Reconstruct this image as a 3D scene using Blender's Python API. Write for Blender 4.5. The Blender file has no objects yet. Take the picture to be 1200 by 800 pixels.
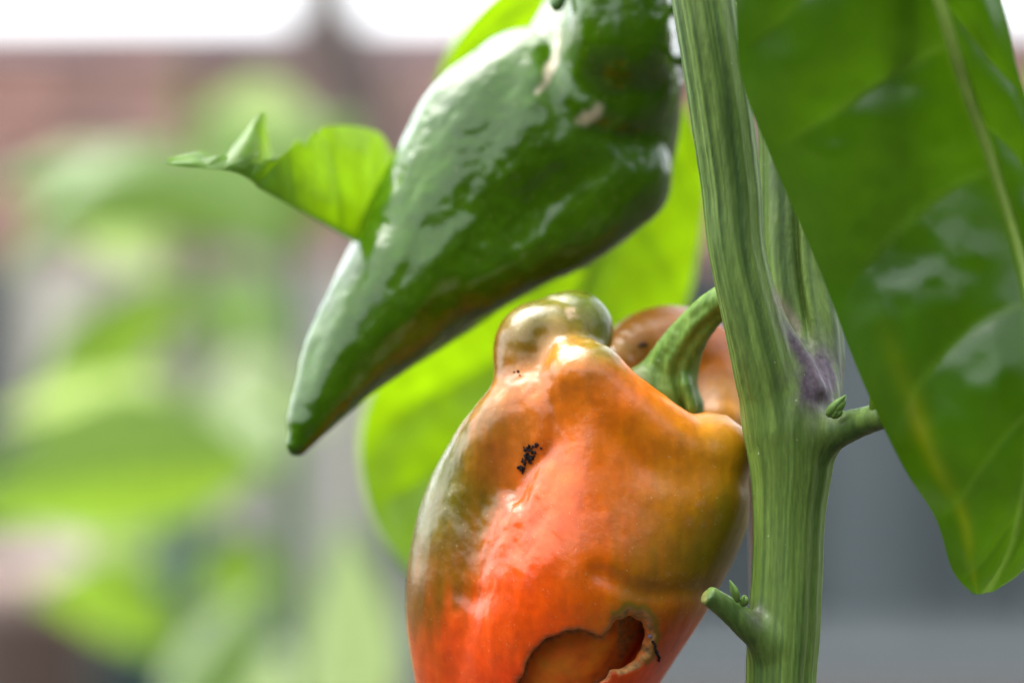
import bpy, math, random
import numpy as np
from mathutils import Vector

random.seed(7)
rng = np.random.default_rng(11)
scene = bpy.context.scene
COL = scene.collection

# ------------------------------------------------------------------ camera
CAM_H = 0.75          # camera height above the soil, metres
FOCUS = 0.55          # distance to the sharp plane
cam_d = bpy.data.cameras.new('camera')
cam_d.lens = 100.0
cam_d.sensor_width = 36.0
cam_d.clip_start = 0.02
cam_d.clip_end = 200.0
cam_d.dof.use_dof = True
cam_d.dof.focus_distance = FOCUS
cam_d.dof.aperture_fstop = 5.4
cam = bpy.data.objects.new('camera', cam_d)
COL.objects.link(cam)
cam.location = (0, 0, CAM_H)
cam.rotation_euler = (math.radians(90), 0, 0)
scene.camera = cam

# ------------------------------------------------------------------ sky, sun, exposure
SUN_EL, SUN_AZ = 66.0, -58.0     # azimuth measured from +Y (view direction) towards +X
world = bpy.data.worlds.new('World')
scene.world = world
world.use_nodes = True
wn = world.node_tree
wn.nodes.clear()
w_out = wn.nodes.new('ShaderNodeOutputWorld')
w_bg = wn.nodes.new('ShaderNodeBackground')
w_sky = wn.nodes.new('ShaderNodeTexSky')
w_sky.sky_type = 'NISHITA'
w_sky.sun_disc = False
w_sky.sun_elevation = math.radians(SUN_EL)
w_sky.sun_rotation = math.radians(SUN_AZ)
w_sky.air_density = 1.0
w_sky.dust_density = 3.0
w_sky.ozone_density = 1.0
w_hs = wn.nodes.new('ShaderNodeHueSaturation')
w_hs.inputs['Saturation'].default_value = 0.26
w_bg.inputs['Strength'].default_value = 0.15
wn.links.new(w_sky.outputs[0], w_hs.inputs['Color'])
wn.links.new(w_hs.outputs[0], w_bg.inputs['Color'])
wn.links.new(w_bg.outputs[0], w_out.inputs['Surface'])

sun_d = bpy.data.lights.new('sun', 'SUN')
sun_d.energy = 1.2
sun_d.angle = math.radians(60)
sun_d.color = (1.0, 0.96, 0.9)
sun = bpy.data.objects.new('sun', sun_d)
COL.objects.link(sun)
_az, _el = math.radians(SUN_AZ), math.radians(SUN_EL)
_sd = Vector((math.sin(_az) * math.cos(_el), math.cos(_az) * math.cos(_el), math.sin(_el)))
sun.rotation_euler = (-_sd).to_track_quat('-Z', 'Y').to_euler()
sun.location = (-2, 3, 4)

vs = scene.view_settings
vs.view_transform = 'Standard'
vs.look = 'None'
vs.gamma = 1.0
vs.use_curve_mapping = False
vs.exposure = 2.4
scene.cycles.use_denoising = True
scene.cycles.max_bounces = 10
scene.cycles.transmission_bounces = 6
scene.cycles.transparent_max_bounces = 8

# ================================================================== helpers
FMM = FOCUS * 1000.0      # the work is done in millimetres about the sharp plane


def C(px, py, d=0.0):
    """a point of the place: d millimetres behind the sharp plane"""
    s = (1 + d / FMM) / 6.0
    return np.array(((px - 600) * s, d, (400 - py) * s))


def R(r, d=0.0):
    return r / 6.0 * (1 + d / FMM)


def to_px(P):
    s = 6.0 / (1 + P[..., 1] / FMM)
    return 600 + P[..., 0] * s, 400 - P[..., 2] * s


def world_of(P):
    P = np.asarray(P, dtype=np.float64)
    return P * 0.001 + np.array((0.0, FOCUS, CAM_H))


def lin(c):
    c = np.asarray(c, dtype=np.float64) / 255.0
    return np.where(c <= 0.04045, c / 12.92, ((c + 0.055) / 1.055) ** 2.4)


def catmull(pts, n):
    p = np.asarray(pts, dtype=np.float64)
    k = len(p)
    q = np.vstack([2 * p[0] - p[1], p, 2 * p[-1] - p[-2]])
    out = []
    for t in np.linspace(0, k - 1, n):
        i = min(int(t), k - 2)
        f = t - i
        a, b, c, d = q[i], q[i + 1], q[i + 2], q[i + 3]
        out.append(0.5 * ((2 * b) + (c - a) * f + (2 * a - 5 * b + 4 * c - d) * f ** 2 + (3 * b - a - 3 * c + d) * f ** 3))
    return np.array(out)


def _hash(ix, iy, iz, seed):
    h = (ix.astype(np.uint32) * np.uint32(374761393) + iy.astype(np.uint32) * np.uint32(668265263)
         + iz.astype(np.uint32) * np.uint32(2246822519) + np.uint32(seed * 977 + 13))
    h = (h ^ (h >> np.uint32(13))) * np.uint32(1274126177)
    h = h ^ (h >> np.uint32(16))
    return (h & np.uint32(0xFFFFFF)).astype(np.float64) / float(0xFFFFFF)


def noise(P, freq, seed=0):
    """value noise in -1..1 at points P (n,3)"""
    q = np.asarray(P, dtype=np.float64) * freq + 1000.0
    i = np.floor(q).astype(np.int64)
    f = q - i
    f = f * f * f * (f * (f * 6 - 15) + 10)
    r = 0.0
    for dx in (0, 1):
        for dy in (0, 1):
            for dz in (0, 1):
                w = (f[:, 0] if dx else 1 - f[:, 0]) * (f[:, 1] if dy else 1 - f[:, 1]) * (f[:, 2] if dz else 1 - f[:, 2])
                r = r + w * _hash(i[:, 0] + dx, i[:, 1] + dy, i[:, 2] + dz, seed)
    return r * 2 - 1


def fbm(P, freq, octaves=3, seed=0):
    a, r, t = 1.0, 0.0, 0.0
    for o in range(octaves):
        r = r + a * noise(P, freq * 2 ** o, seed + o)
        t += a
        a *= 0.5
    return r / t


# ------------------------------------------------------------------ distance-field sculpting
class Grid:
    def __init__(self, lo, hi, h):
        self.lo = np.array(lo, dtype=np.float64)
        self.h = h
        n = np.ceil((np.array(hi) - self.lo) / h).astype(int) + 1
        self.n = n
        self.x = (self.lo[0] + h * np.arange(n[0])).astype(np.float32)[:, None, None]
        self.y = (self.lo[1] + h * np.arange(n[1])).astype(np.float32)[None, :, None]
        self.z = (self.lo[2] + h * np.arange(n[2])).astype(np.float32)[None, None, :]

    def pix(self):
        s = 6.0 / (1 + self.y / FMM)
        return 600 + self.x * s, 400 - self.z * s      # broadcastable (x,y,1), (1,y,z)


def f_seg(g, a, b, ra, rb):
    ab = b - a
    L = float(ab @ ab) + 1e-9
    X, Y, Z = g.x - np.float32(a[0]), g.y - np.float32(a[1]), g.z - np.float32(a[2])
    t = np.clip((X * np.float32(ab[0]) + Y * np.float32(ab[1]) + Z * np.float32(ab[2])) / np.float32(L), 0, 1)
    d2 = (X - t * np.float32(ab[0])) ** 2 + (Y - t * np.float32(ab[1])) ** 2 + (Z - t * np.float32(ab[2])) ** 2
    return np.sqrt(d2) - (np.float32(ra) + t * np.float32(rb - ra))


def smin(a, b, k):
    h = np.maximum(np.float32(k) - np.abs(a - b), 0) / np.float32(k)
    return np.minimum(a, b) - h * h * np.float32(k * 0.25)


def smax(a, b, k):
    return -smin(-a, -b, k)


def f_tube(g, pts, n=None):
    """pts: (px, py, d, radius px)"""
    p = np.array([np.append(C(q[0], q[1], q[2]), R(q[3], q[2])) for q in pts])
    p = catmull(p, n or (len(p) * 5))
    f = None
    for i in range(len(p) - 1):
        s = f_seg(g, p[i, :3], p[i + 1, :3], p[i, 3], p[i + 1, 3])
        f = s if f is None else np.minimum(f, s)
    return f


def f_sweep(g, pts):
    """a smooth tube with rounded ends, swept across its own chord; pts: (px, py, d, radius px)"""
    p = catmull(np.array([np.append(C(q[0], q[1], q[2]), R(q[3], q[2])) for q in pts]), 120)
    ax = p[-1, :3] - p[0, :3]
    ax /= np.linalg.norm(ax)
    e1 = np.cross(ax, (0.0, 1.0, 0.0))
    e1 /= np.linalg.norm(e1)
    e2 = np.cross(ax, e1)
    u = np.maximum.accumulate(p[:, :3] @ ax + np.arange(120) * 1e-5)
    a, b, r = p[:, :3] @ e1, p[:, :3] @ e2, p[:, 3]
    ex = np.linspace(0, 1, 24)[1:]
    h0, h1 = np.sin(ex * math.pi / 2), np.cos(ex * math.pi / 2)
    u = np.concatenate([(u[0] - r[0] * h0)[::-1], u, u[-1] + r[-1] * h0])
    rr = np.concatenate([(r[0] * h1)[::-1], r, r[-1] * h1])
    a = np.concatenate([np.full(23, a[0]), a, np.full(23, a[-1])])
    b = np.concatenate([np.full(23, b[0]), b, np.full(23, b[-1])])
    # even table for a quick look-up
    ug = np.linspace(u[0] - 40, u[-1] + 40, 1600)
    over = (np.maximum(u[0] - ug, 0) + np.maximum(ug - u[-1], 0)).astype(np.float32)
    T = [np.interp(ug, u, k).astype(np.float32) for k in (a, b, rr)]
    dot = lambda v: g.x * np.float32(v[0]) + g.y * np.float32(v[1]) + g.z * np.float32(v[2])
    iu = np.clip((dot(ax) - np.float32(ug[0])) * np.float32(1 / (ug[1] - ug[0])), 0, 1598.99)
    i0 = iu.astype(np.int16)
    fr = iu - i0
    L = lambda t: t[i0] + fr * (t[i0 + 1] - t[i0])
    return np.hypot(dot(e1) - L(T[0]), dot(e2) - L(T[1])) - L(T[2]) + L(over)


RX0, RY0 = -400, -400      # raster of 2-D distances, 1 cell = 2 px


def poly_dist(pts, closed=False):
    xs = RX0 + 2.0 * np.arange(1000)
    ys = RY0 + 2.0 * np.arange(900)
    X, Y = np.meshgrid(xs, ys, indexing='ij')
    D = np.full(X.shape, 1e9)
    inside = np.zeros(X.shape, dtype=bool)
    m = len(pts)
    for i in range(m if closed else m - 1):
        ax, ay = pts[i]
        bx, by = pts[(i + 1) % m]
        L = (bx - ax) ** 2 + (by - ay) ** 2 + 1e-9
        t = np.clip(((X - ax) * (bx - ax) + (Y - ay) * (by - ay)) / L, 0, 1)
        D = np.minimum(D, np.hypot(X - ax - t * (bx - ax), Y - ay - t * (by - ay)))
        if closed and ay != by:
            c = ((ay > Y) != (by > Y)) & (X < (bx - ax) * (Y - ay) / (by - ay) + ax)
            inside ^= c
    if closed:
        D = np.where(inside, -D, D)
    return D.astype(np.float32)


def look(D, px, py):
    i = np.clip((px - RX0) / 2.0, 0, D.shape[0] - 1.001)
    j = np.clip((py - RY0) / 2.0, 0, D.shape[1] - 1.001)
    i0, j0 = i.astype(np.int32), j.astype(np.int32)
    fi, fj = i - i0, j - j0
    return (D[i0, j0] * (1 - fi) * (1 - fj) + D[i0 + 1, j0] * fi * (1 - fj)
            + D[i0, j0 + 1] * (1 - fi) * fj + D[i0 + 1, j0 + 1] * fi * fj)


def smooth2d(pts, n):
    return [tuple(p) for p in catmull(np.array([(a, b, 0.0) for a, b in pts]), n)[:, :2]]


def surface_nets(f, g):
    s = f < 0
    nx, ny, nz = f.shape
    cnt = np.zeros((nx - 1, ny - 1, nz - 1), dtype=np.uint8)
    for dx in (0, 1):
        for dy in (0, 1):
            for dz in (0, 1):
                cnt += s[dx:nx - 1 + dx, dy:ny - 1 + dy, dz:nz - 1 + dz]
    act = (cnt > 0) & (cnt < 8)
    I = np.argwhere(act)
    idx = np.full(act.shape, -1, dtype=np.int64)
    idx[act] = np.arange(len(I))
    acc = np.zeros((len(I), 3))
    num = np.zeros(len(I))
    corners = [(a, b, c) for a in (0, 1) for b in (0, 1) for c in (0, 1)]
    for a in corners:
        for ax in range(3):
            if a[ax] == 1:
                continue
            b = list(a)
            b[ax] = 1
            fa = f[I[:, 0] + a[0], I[:, 1] + a[1], I[:, 2] + a[2]].astype(np.float64)
            fb = f[I[:, 0] + b[0], I[:, 1] + b[1], I[:, 2] + b[2]].astype(np.float64)
            m = (fa < 0) != (fb < 0)
            t = np.where(m, fa / np.where(np.abs(fa - fb) < 1e-12, 1, fa - fb), 0)
            p = np.tile(np.array(a, dtype=np.float64), (len(I), 1))
            p[:, ax] += t
            acc += p * m[:, None]
            num += m
    V = (I + acc / num[:, None]) * g.h + g.lo
    quads = []
    for ax in range(3):
        sl0 = [slice(None)] * 3
        sl1 = [slice(None)] * 3
        sl0[ax] = slice(0, -1)
        sl1[ax] = slice(1, None)
        ch = s[tuple(sl0)] != s[tuple(sl1)]
        u, w = (ax + 1) % 3, (ax + 2) % 3
        E = np.argwhere(ch)
        ok = (E[:, u] > 0) & (E[:, w] > 0) & (E[:, u] < f.shape[u] - 1) & (E[:, w] < f.shape[w] - 1)
        E = E[ok]
        q = []
        for du, dw in ((-1, -1), (0, -1), (0, 0), (-1, 0)):
            c = E.copy()
            c[:, u] += du
            c[:, w] += dw
            q.append(idx[c[:, 0], c[:, 1], c[:, 2]])
        q = np.stack(q, 1)
        flip = ~s[E[:, 0], E[:, 1], E[:, 2]]
        q[flip] = q[flip][:, ::-1]
        quads.append(q)
    return V, np.vstack(quads)


def relax(V, Q, it=2, lam=0.5):
    for _ in range(it):
        acc = np.zeros_like(V)
        n = np.zeros(len(V))
        for a, b in ((0, 1), (1, 2), (2, 3), (3, 0)):
            for k in range(3):
                acc[:, k] += np.bincount(Q[:, a], V[Q[:, b], k], len(V)) + np.bincount(Q[:, b], V[Q[:, a], k], len(V))
            n += np.bincount(Q[:, a], minlength=len(V)) + np.bincount(Q[:, b], minlength=len(V))
        V = V + lam * (acc / np.maximum(n, 1)[:, None] - V)
    return V


def normals(V, Q):
    fn = np.cross(V[Q[:, 2]] - V[Q[:, 0]], V[Q[:, 3]] - V[Q[:, 1]])
    N = np.zeros_like(V)
    for a in range(4):
        for k in range(3):
            N[:, k] += np.bincount(Q[:, a], fn[:, k], len(V))
    return N / np.maximum(np.linalg.norm(N, axis=1), 1e-12)[:, None]


# ------------------------------------------------------------------ objects
def mesh_obj(name, V, F, mat, parent=None, attrs=None, smooth=True, origin=None):
    """V in world metres; vertices are stored about `origin` (the base of the thing)"""
    V = np.asarray(V, dtype=np.float64)
    o_ = np.array(origin if origin is not None else (0, 0, 0), dtype=np.float64)
    me = bpy.data.meshes.new(name)
    if isinstance(F, np.ndarray):
        n = F.shape[1]
        me.vertices.add(len(V))
        me.vertices.foreach_set('co', (V - o_).astype(np.float32).ravel())
        me.loops.add(F.size)
        me.loops.foreach_set('vertex_index', F.astype(np.int32).ravel())
        me.polygons.add(len(F))
        me.polygons.foreach_set('loop_start', (np.arange(len(F)) * n).astype(np.int32))
        me.update(calc_edges=True)
        me.validate()
    else:
        me.from_pydata((V - o_).tolist(), [], F)
        me.update()
    if smooth:
        me.polygons.foreach_set('use_smooth', np.ones(len(me.polygons), dtype=bool))
    for k, v in (attrs or {}).items():
        v = np.asarray(v, dtype=np.float32)
        if v.ndim == 1:
            at = me.attributes.new(k, 'FLOAT', 'POINT')
            at.data.foreach_set('value', v)
        else:
            at = me.attributes.new(k, 'FLOAT_COLOR', 'POINT')
            at.data.foreach_set('color', np.hstack([v, np.ones((len(v), 1), dtype=np.float32)]).ravel())
    if mat is not None:
        me.materials.append(mat)
    ob = bpy.data.objects.new(name, me)
    COL.objects.link(ob)
    if parent is not None:
        ob.parent = parent
        # parents are unrotated empties or meshes whose origin is their world location
        base = np.array(parent['_o'])
        ob.location = o_ - base
    else:
        ob.location = o_
    ob['_o'] = o_.tolist()
    return ob


def thing(name, label, cat, loc, group=None):
    o = bpy.data.objects.new(name, None)
    o.empty_display_size = 0.02
    COL.objects.link(o)
    o.location = loc
    o['_o'] = [float(v) for v in loc]
    tag(o, label, cat, group)
    return o


def tag(o, label=None, cat=None, group=None, kind=None):
    if label:
        o['label'] = label
    if cat:
        o['category'] = cat
    if group:
        o['group'] = group
    if kind:
        o['kind'] = kind
    return o


def ring_tube(P, rad, ns=16, prof=None, cap=True):
    """world-metre (or mm) tube along points P with radii; prof(phi, i) scales the radius"""
    P = np.asarray(P, dtype=np.float64)
    T = np.gradient(P, axis=0)
    T /= np.linalg.norm(T, axis=1)[:, None] + 1e-12
    up = np.array((0.0, 1.0, 0.0)) if abs(T[0][1]) < 0.9 else np.array((1.0, 0, 0))
    V = []
    ph = np.linspace(0, 2 * math.pi, ns, endpoint=False)
    U = np.cross(up, T[0])
    for i in range(len(P)):
        U = U - T[i] * (U @ T[i])
        U /= np.linalg.norm(U)
        W = np.cross(T[i], U)
        r = rad[i] * (prof(ph, i) if prof else 1.0)
        V.append(P[i] + (np.cos(ph) * r)[:, None] * U + (np.sin(ph) * r)[:, None] * W)
    V = np.vstack(V)
    F = []
    for i in range(len(P) - 1):
        for j in range(ns):
            k = (j + 1) % ns
            F.append((i * ns + j, i * ns + k, (i + 1) * ns + k, (i + 1) * ns + j))
    if cap:
        F.append(tuple(range(ns))[::-1])
        F.append(tuple((len(P) - 1) * ns + j for j in range(ns)))
    return V, F


def merge(parts):
    V, F, o = [], [], 0
    for v, f in parts:
        V.append(v)
        F += [tuple(i + o for i in q) for q in f]
        o += len(v)
    return np.vstack(V), F


def box(lo, hi, bev=0.0):
    x0, y0, z0 = lo
    x1, y1, z1 = hi
    V = np.array([(x0, y0, z0), (x1, y0, z0), (x1, y1, z0), (x0, y1, z0), (x0, y0, z1), (x1, y0, z1), (x1, y1, z1), (x0, y1, z1)])
    F = [(0, 3, 2, 1), (4, 5, 6, 7), (0, 1, 5, 4), (1, 2, 6, 5), (2, 3, 7, 6), (3, 0, 4, 7)]
    return V, F


# ================================================================== materials
def new_mat(name):
    m = bpy.data.materials.new(name)
    m.use_nodes = True
    nt = m.node_tree
    nt.nodes.clear()
    out = nt.nodes.new('ShaderNodeOutputMaterial')
    return m, nt, out


def node(nt, t, **kw):
    n = nt.nodes.new(t)
    for k, v in kw.items():
        if k in n.inputs:
            n.inputs[k].default_value = v
        else:
            setattr(n, k, v)
    return n


def noise_node(nt, scale, detail=3.0, rough=0.55, stretch=None):
    tc = nt.nodes.new('ShaderNodeTexCoord')
    src = tc.outputs['Object']
    if stretch:
        mp = nt.nodes.new('ShaderNodeMapping')
        mp.inputs['Scale'].default_value = stretch
        nt.links.new(src, mp.inputs['Vector'])
        src = mp.outputs[0]
    n = nt.nodes.new('ShaderNodeTexNoise')
    n.inputs['Scale'].default_value = scale
    n.inputs['Detail'].default_value = detail
    n.inputs['Roughness'].default_value = rough
    nt.links.new(src, n.inputs['Vector'])
    return n


def ramp(nt, fac, stops):
    r = nt.nodes.new('ShaderNodeValToRGB')
    el = r.color_ramp.elements
    while len(el) < len(stops):
        el.new(0.5)
    for e, (p, c) in zip(el, stops):
        e.position = p
        e.color = (*lin(c), 1) if max(c) > 1.001 else (*c, 1)
    nt.links.new(fac, r.inputs['Fac'])
    return r


def mixc(nt, fac, a, b, mode='MIX'):
    m = nt.nodes.new('ShaderNodeMix')
    m.data_type = 'RGBA'
    m.blend_type = mode
    for sock, v in ((m.inputs[0], fac), (m.inputs[6], a), (m.inputs[7], b)):
        if hasattr(v, 'is_linked'):
            nt.links.new(v, sock)
        elif isinstance(v, (int, float)):
            sock.default_value = v
        else:
            sock.default_value = (*v, 1)
    return m.outputs[2]


def bump(nt, height, strength, dist, normal=None):
    b = nt.nodes.new('ShaderNodeBump')
    b.inputs['Strength'].default_value = strength
    b.inputs['Distance'].default_value = dist
    nt.links.new(height, b.inputs['Height'])
    if normal is not None:
        nt.links.new(normal, b.inputs['Normal'])
    return b.outputs[0]


def skin_mat(name, sss=0.25, rough=0.2, sss_radius=(1.0, 0.35, 0.1), fine=900.0):
    """waxy fruit skin: colour from the ripening attribute, freckled, with fine relief"""
    m, nt, out = new_mat(name)
    at = node(nt, 'ShaderNodeAttribute', attribute_name='skin')
    n1 = noise_node(nt, 220, 4)
    n2 = noise_node(nt, fine, 2)
    col = mixc(nt, 0.35, at.outputs['Color'], ramp(nt, n1.outputs[0], [(0.3, (0.78, 0.78, 0.78)), (0.7, (1.15, 1.15, 1.15))]).outputs[0], 'MULTIPLY')
    n3 = noise_node(nt, 1500, 2, 0.7)
    fl = ramp(nt, n3.outputs[0], [(0.66, (0, 0, 0)), (0.76, (0.4, 0.4, 0.4))])
    col = mixc(nt, fl.outputs[0], col, lin((206, 186, 130)))
    rg = node(nt, 'ShaderNodeAttribute', attribute_name='rough')
    b = nt.nodes.new('ShaderNodeBsdfPrincipled')
    nt.links.new(col, b.inputs['Base Color'])
    mr = nt.nodes.new('ShaderNodeMath')
    mr.operation = 'ADD'
    mr.use_clamp = True
    mr.inputs[1].default_value = rough
    nt.links.new(rg.outputs['Fac'], mr.inputs[0])
    mv = nt.nodes.new('ShaderNodeMath')
    mv.operation = 'MULTIPLY_ADD'
    mv.inputs[1].default_value = 0.12
    nt.links.new(n1.outputs[0], mv.inputs[0])
    nt.links.new(mr.outputs[0], mv.inputs[2])
    nt.links.new(mv.outputs[0], b.inputs['Roughness'])
    b.inputs['Specular IOR Level'].default_value = 0.5
    b.inputs['Subsurface Weight'].default_value = sss
    b.inputs['Subsurface Radius'].default_value = sss_radius
    b.inputs['Subsurface Scale'].default_value = 0.005
    nb = bump(nt, n1.outputs[0], 0.25, 0.0006)
    nb = bump(nt, n2.outputs[0], 0.12, 0.0002, nb)
    nt.links.new(nb, b.inputs['Normal'])
    nt.links.new(b.outputs[0], out.inputs['Surface'])
    return m


def stem_mat(name):
    m, nt, out = new_mat(name)
    at = node(nt, 'ShaderNodeAttribute', attribute_name='skin')
    n1 = noise_node(nt, 420, 4, 0.6, (1, 1, 0.015))
    n2 = noise_node(nt, 1800, 3, 0.6, (1, 1, 0.2))
    n3 = noise_node(nt, 700, 2, 0.7)
    c = mixc(nt, 0.28, at.outputs['Color'], ramp(nt, n1.outputs[0], [(0.32, (0.72, 0.76, 0.7)), (0.68, (1.25, 1.22, 1.2))]).outputs[0], 'MULTIPLY')
    c = mixc(nt, 0.35, c, ramp(nt, n2.outputs[0], [(0.3, (0.7, 0.72, 0.7)), (0.7, (1.25, 1.25, 1.3))]).outputs[0], 'MULTIPLY')
    sp = ramp(nt, n3.outputs[0], [(0.735, (0, 0, 0)), (0.77, (0.8, 0.8, 0.8))])
    c = mixc(nt, sp.outputs[0], c, lin((165, 175, 150)))
    b = nt.nodes.new('ShaderNodeBsdfPrincipled')
    nt.links.new(c, b.inputs['Base Color'])
    b.inputs['Roughness'].default_value = 0.5
    b.inputs['Specular IOR Level'].default_value = 0.4
    b.inputs['Subsurface Weight'].default_value = 0.12
    b.inputs['Subsurface Radius'].default_value = (0.6, 1.0, 0.3)
    b.inputs['Subsurface Scale'].default_value = 0.002
    nb = bump(nt, n1.outputs[0], 0.3, 0.0004)
    nb = bump(nt, n2.outputs[0], 0.35, 0.00025, nb)
    nt.links.new(nb, b.inputs['Normal'])
    nt.links.new(b.outputs[0], out.inputs['Surface'])
    return m


def leaf_mat(name, top, back, vein, trans=0.45, rough=0.33, yellow=None, spec=0.5, bump_s=0.35, nscale=160):
    m, nt, out = new_mat(name)
    at = node(nt, 'ShaderNodeAttribute', attribute_name='vein')
    ye = node(nt, 'ShaderNodeAttribute', attribute_name='yellow')
    n1 = noise_node(nt, nscale, 4)
    n2 = noise_node(nt, 700, 3)
    v = ramp(nt, n1.outputs[0], [(0.3, (0.88, 0.9, 0.86)), (0.7, (1.1, 1.08, 1.08))])
    c = mixc(nt, 0.35, lin(top), v.outputs[0], 'MULTIPLY')
    c = mixc(nt, ye.outputs['Fac'], c, lin(yellow or top))
    c = mixc(nt, at.outputs['Fac'], c, lin(vein))
    t = mixc(nt, 0.35, lin(back), v.outputs[0], 'MULTIPLY')
    t = mixc(nt, at.outputs['Fac'], t, tuple(lin(vein) * 0.55))
    b = nt.nodes.new('ShaderNodeBsdfPrincipled')
    nt.links.new(c, b.inputs['Base Color'])
    b.inputs['Roughness'].default_value = rough
    b.inputs['Specular IOR Level'].default_value = spec
    tr = nt.nodes.new('ShaderNodeBsdfTranslucent')
    nt.links.new(t, tr.inputs['Color'])
    nb = bump(nt, n1.outputs[0], bump_s, 0.001)
    nb = bump(nt, n2.outputs[0], 0.15, 0.0003, nb)
    nt.links.new(nb, b.inputs['Normal'])
    mx = nt.nodes.new('ShaderNodeMixShader')
    mx.inputs[0].default_value = trans
    nt.links.new(b.outputs[0], mx.inputs[1])
    nt.links.new(tr.outputs[0], mx.inputs[2])
    nt.links.new(mx.outputs[0], out.inputs['Surface'])
    return m


def plain_mat(name, c1, c2, scale=20, rough=0.8, bump_s=0.4, bump_d=0.002, stretch=None, detail=5, spec=0.3):
    m, nt, out = new_mat(name)
    n1 = noise_node(nt, scale, detail, 0.6, stretch)
    c = ramp(nt, n1.outputs[0], [(0.3, c1), (0.7, c2)])
    oi = nt.nodes.new('ShaderNodeObjectInfo')
    rr = ramp(nt, oi.outputs['Random'], [(0.0, (0.75, 0.75, 0.75)), (1.0, (1.2, 1.2, 1.2))])
    cc = mixc(nt, 0.8, c.outputs[0], rr.outputs[0], 'MULTIPLY')
    b = nt.nodes.new('ShaderNodeBsdfPrincipled')
    nt.links.new(cc, b.inputs['Base Color'])
    b.inputs['Roughness'].default_value = rough
    b.inputs['Specular IOR Level'].default_value = spec
    nt.links.new(bump(nt, n1.outputs[0], bump_s, bump_d), b.inputs['Normal'])
    nt.links.new(b.outputs[0], out.inputs['Surface'])
    return m


M_ORANGE = skin_mat('ripening_pepper_skin', 0.22, 0.2)
M_GREEN = skin_mat('green_pepper_skin', 0.06, 0.1, (0.4, 1.0, 0.15))
M_STEM = stem_mat('ribbed_green_stem')
M_LEAF = leaf_mat('glossy_leaf', (42, 79, 4), (76, 118, 0), (128, 165, 60), 0.34, 0.27, (140, 134, 12), 0.5, 0.15, 60)
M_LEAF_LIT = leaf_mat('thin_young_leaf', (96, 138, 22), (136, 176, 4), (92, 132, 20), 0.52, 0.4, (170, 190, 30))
M_LEAF_BACK = leaf_mat('garden_leaf', (100, 136, 54), (130, 164, 48), (112, 148, 60), 0.48, 0.36, (160, 180, 60))
M_LEAF_PALE = leaf_mat('pale_garden_leaf', (176, 198, 142), (188, 210, 124), (150, 190, 100), 0.5, 0.32, (170, 190, 80))  # lightened leaf green; on sky-facing blades the pale tone paints in sheen
M_RIB = leaf_mat('leaf_rib', (132, 166, 62), (160, 195, 60), (140, 170, 70), 0.45, 0.45)
M_RIB_BIG = leaf_mat('pale_leaf_rib', (160, 190, 88), (190, 215, 90), (150, 180, 80), 0.45, 0.45)
M_CORK = plain_mat('corky_scar', (150, 115, 70), (205, 180, 140), 900, 0.9, 0.8, 0.0005)
M_FRASS = plain_mat('dark_frass', (22, 15, 14), (60, 42, 38), 1500, 0.8, 0.8, 0.0003)

# ================================================================== the setting
soil = plain_mat('garden_soil', (52, 44, 38), (92, 82, 72), 14, 0.95, 0.8, 0.02)
gravel = plain_mat('grey_gravel', (50, 57, 60), (78, 84, 86), 60, 0.9, 0.9, 0.01)
gx = np.linspace(-1, 1, 61)
gy = np.linspace(0, 1, 41)
gv, gf = [], []
for b_ in gy:
    for a_ in gx:
        x_ = 40 * a_ ** 3 + 4 * a_
        y_ = -20 + 20 * b_ + 60 * b_ ** 3
        gv.append((x_, y_, 0.02 * math.sin(3.1 * x_ + 1.3 * y_) * math.exp(-0.02 * y_ * y_)))
for j in range(40):
    for i in range(60):
        k = j * 61 + i
        gf.append((k, k + 1, k + 62, k + 61))
tag(mesh_obj('ground', gv, gf, soil), kind='structure')
v_, f_ = box((-9, 6.0, -0.02), (9, 7.9, 0.05))
tag(mesh_obj('gravel_path', v_, f_, gravel, smooth=False), kind='structure')

# ---- brick garden wall with a pale coping
WALL_Y = 8.0
def zpx(py, D):
    return CAM_H + (400 - py) * D / 3333.3
brick_mats = [plain_mat('red_brick', (218, 158, 140), (230, 182, 164), 30, 0.9, 0.6, 0.004),
              plain_mat('brown_brick', (200, 154, 138), (216, 172, 158), 30, 0.9, 0.6, 0.004),
              plain_mat('pale_brick', (216, 174, 160), (230, 198, 186), 30, 0.9, 0.6, 0.004)]
mortar = plain_mat('mortar', (176, 164, 156), (200, 190, 182), 40, 0.95, 0.5, 0.003)
coping_m = plain_mat('coping_stone', (190, 166, 170), (212, 190, 194), 18, 0.9, 0.4, 0.003)
wall = thing('brick_wall', 'red brown brick garden wall with pale coping, far behind the plants', 'wall', (0, WALL_Y, 0))
WT = zpx(56, WALL_Y)
v_, f_ = box((-6, WALL_Y + 0.02, 0), (6, WALL_Y + 0.22, WT))
mesh_obj('wall_core', v_, f_, mortar, wall, smooth=False, origin=(0, WALL_Y, 0))
def brick_mesh(mi):
    w, h, t = 0.1075, 0.0325, 0.05
    b_ = 0.006
    V, F = [], []
    for (sx, sz, y) in ((1, 1, 0.0), (1 - b_ / w, 1 - b_ / h, -b_)):
        for cx, cz in ((-1, -1), (1, -1), (1, 1), (-1, 1)):
            V.append((cx * w * sx, y, cz * h * sz))
    V += [(cx * w, t, cz * h) for cx, cz in ((-1, -1), (1, -1), (1, 1), (-1, 1))]
    F = [(4, 5, 6, 7)]
    for i in range(4):
        k = (i + 1) % 4
        F += [(i, k, 4 + k, 4 + i), (8 + i, 8 + k, k, i)]
    me = bpy.data.meshes.new('brick')
    me.from_pydata(V, [], F)
    me.materials.append(brick_mats[mi])
    return me
bms = [brick_mesh(i) for i in range(3)]
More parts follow.
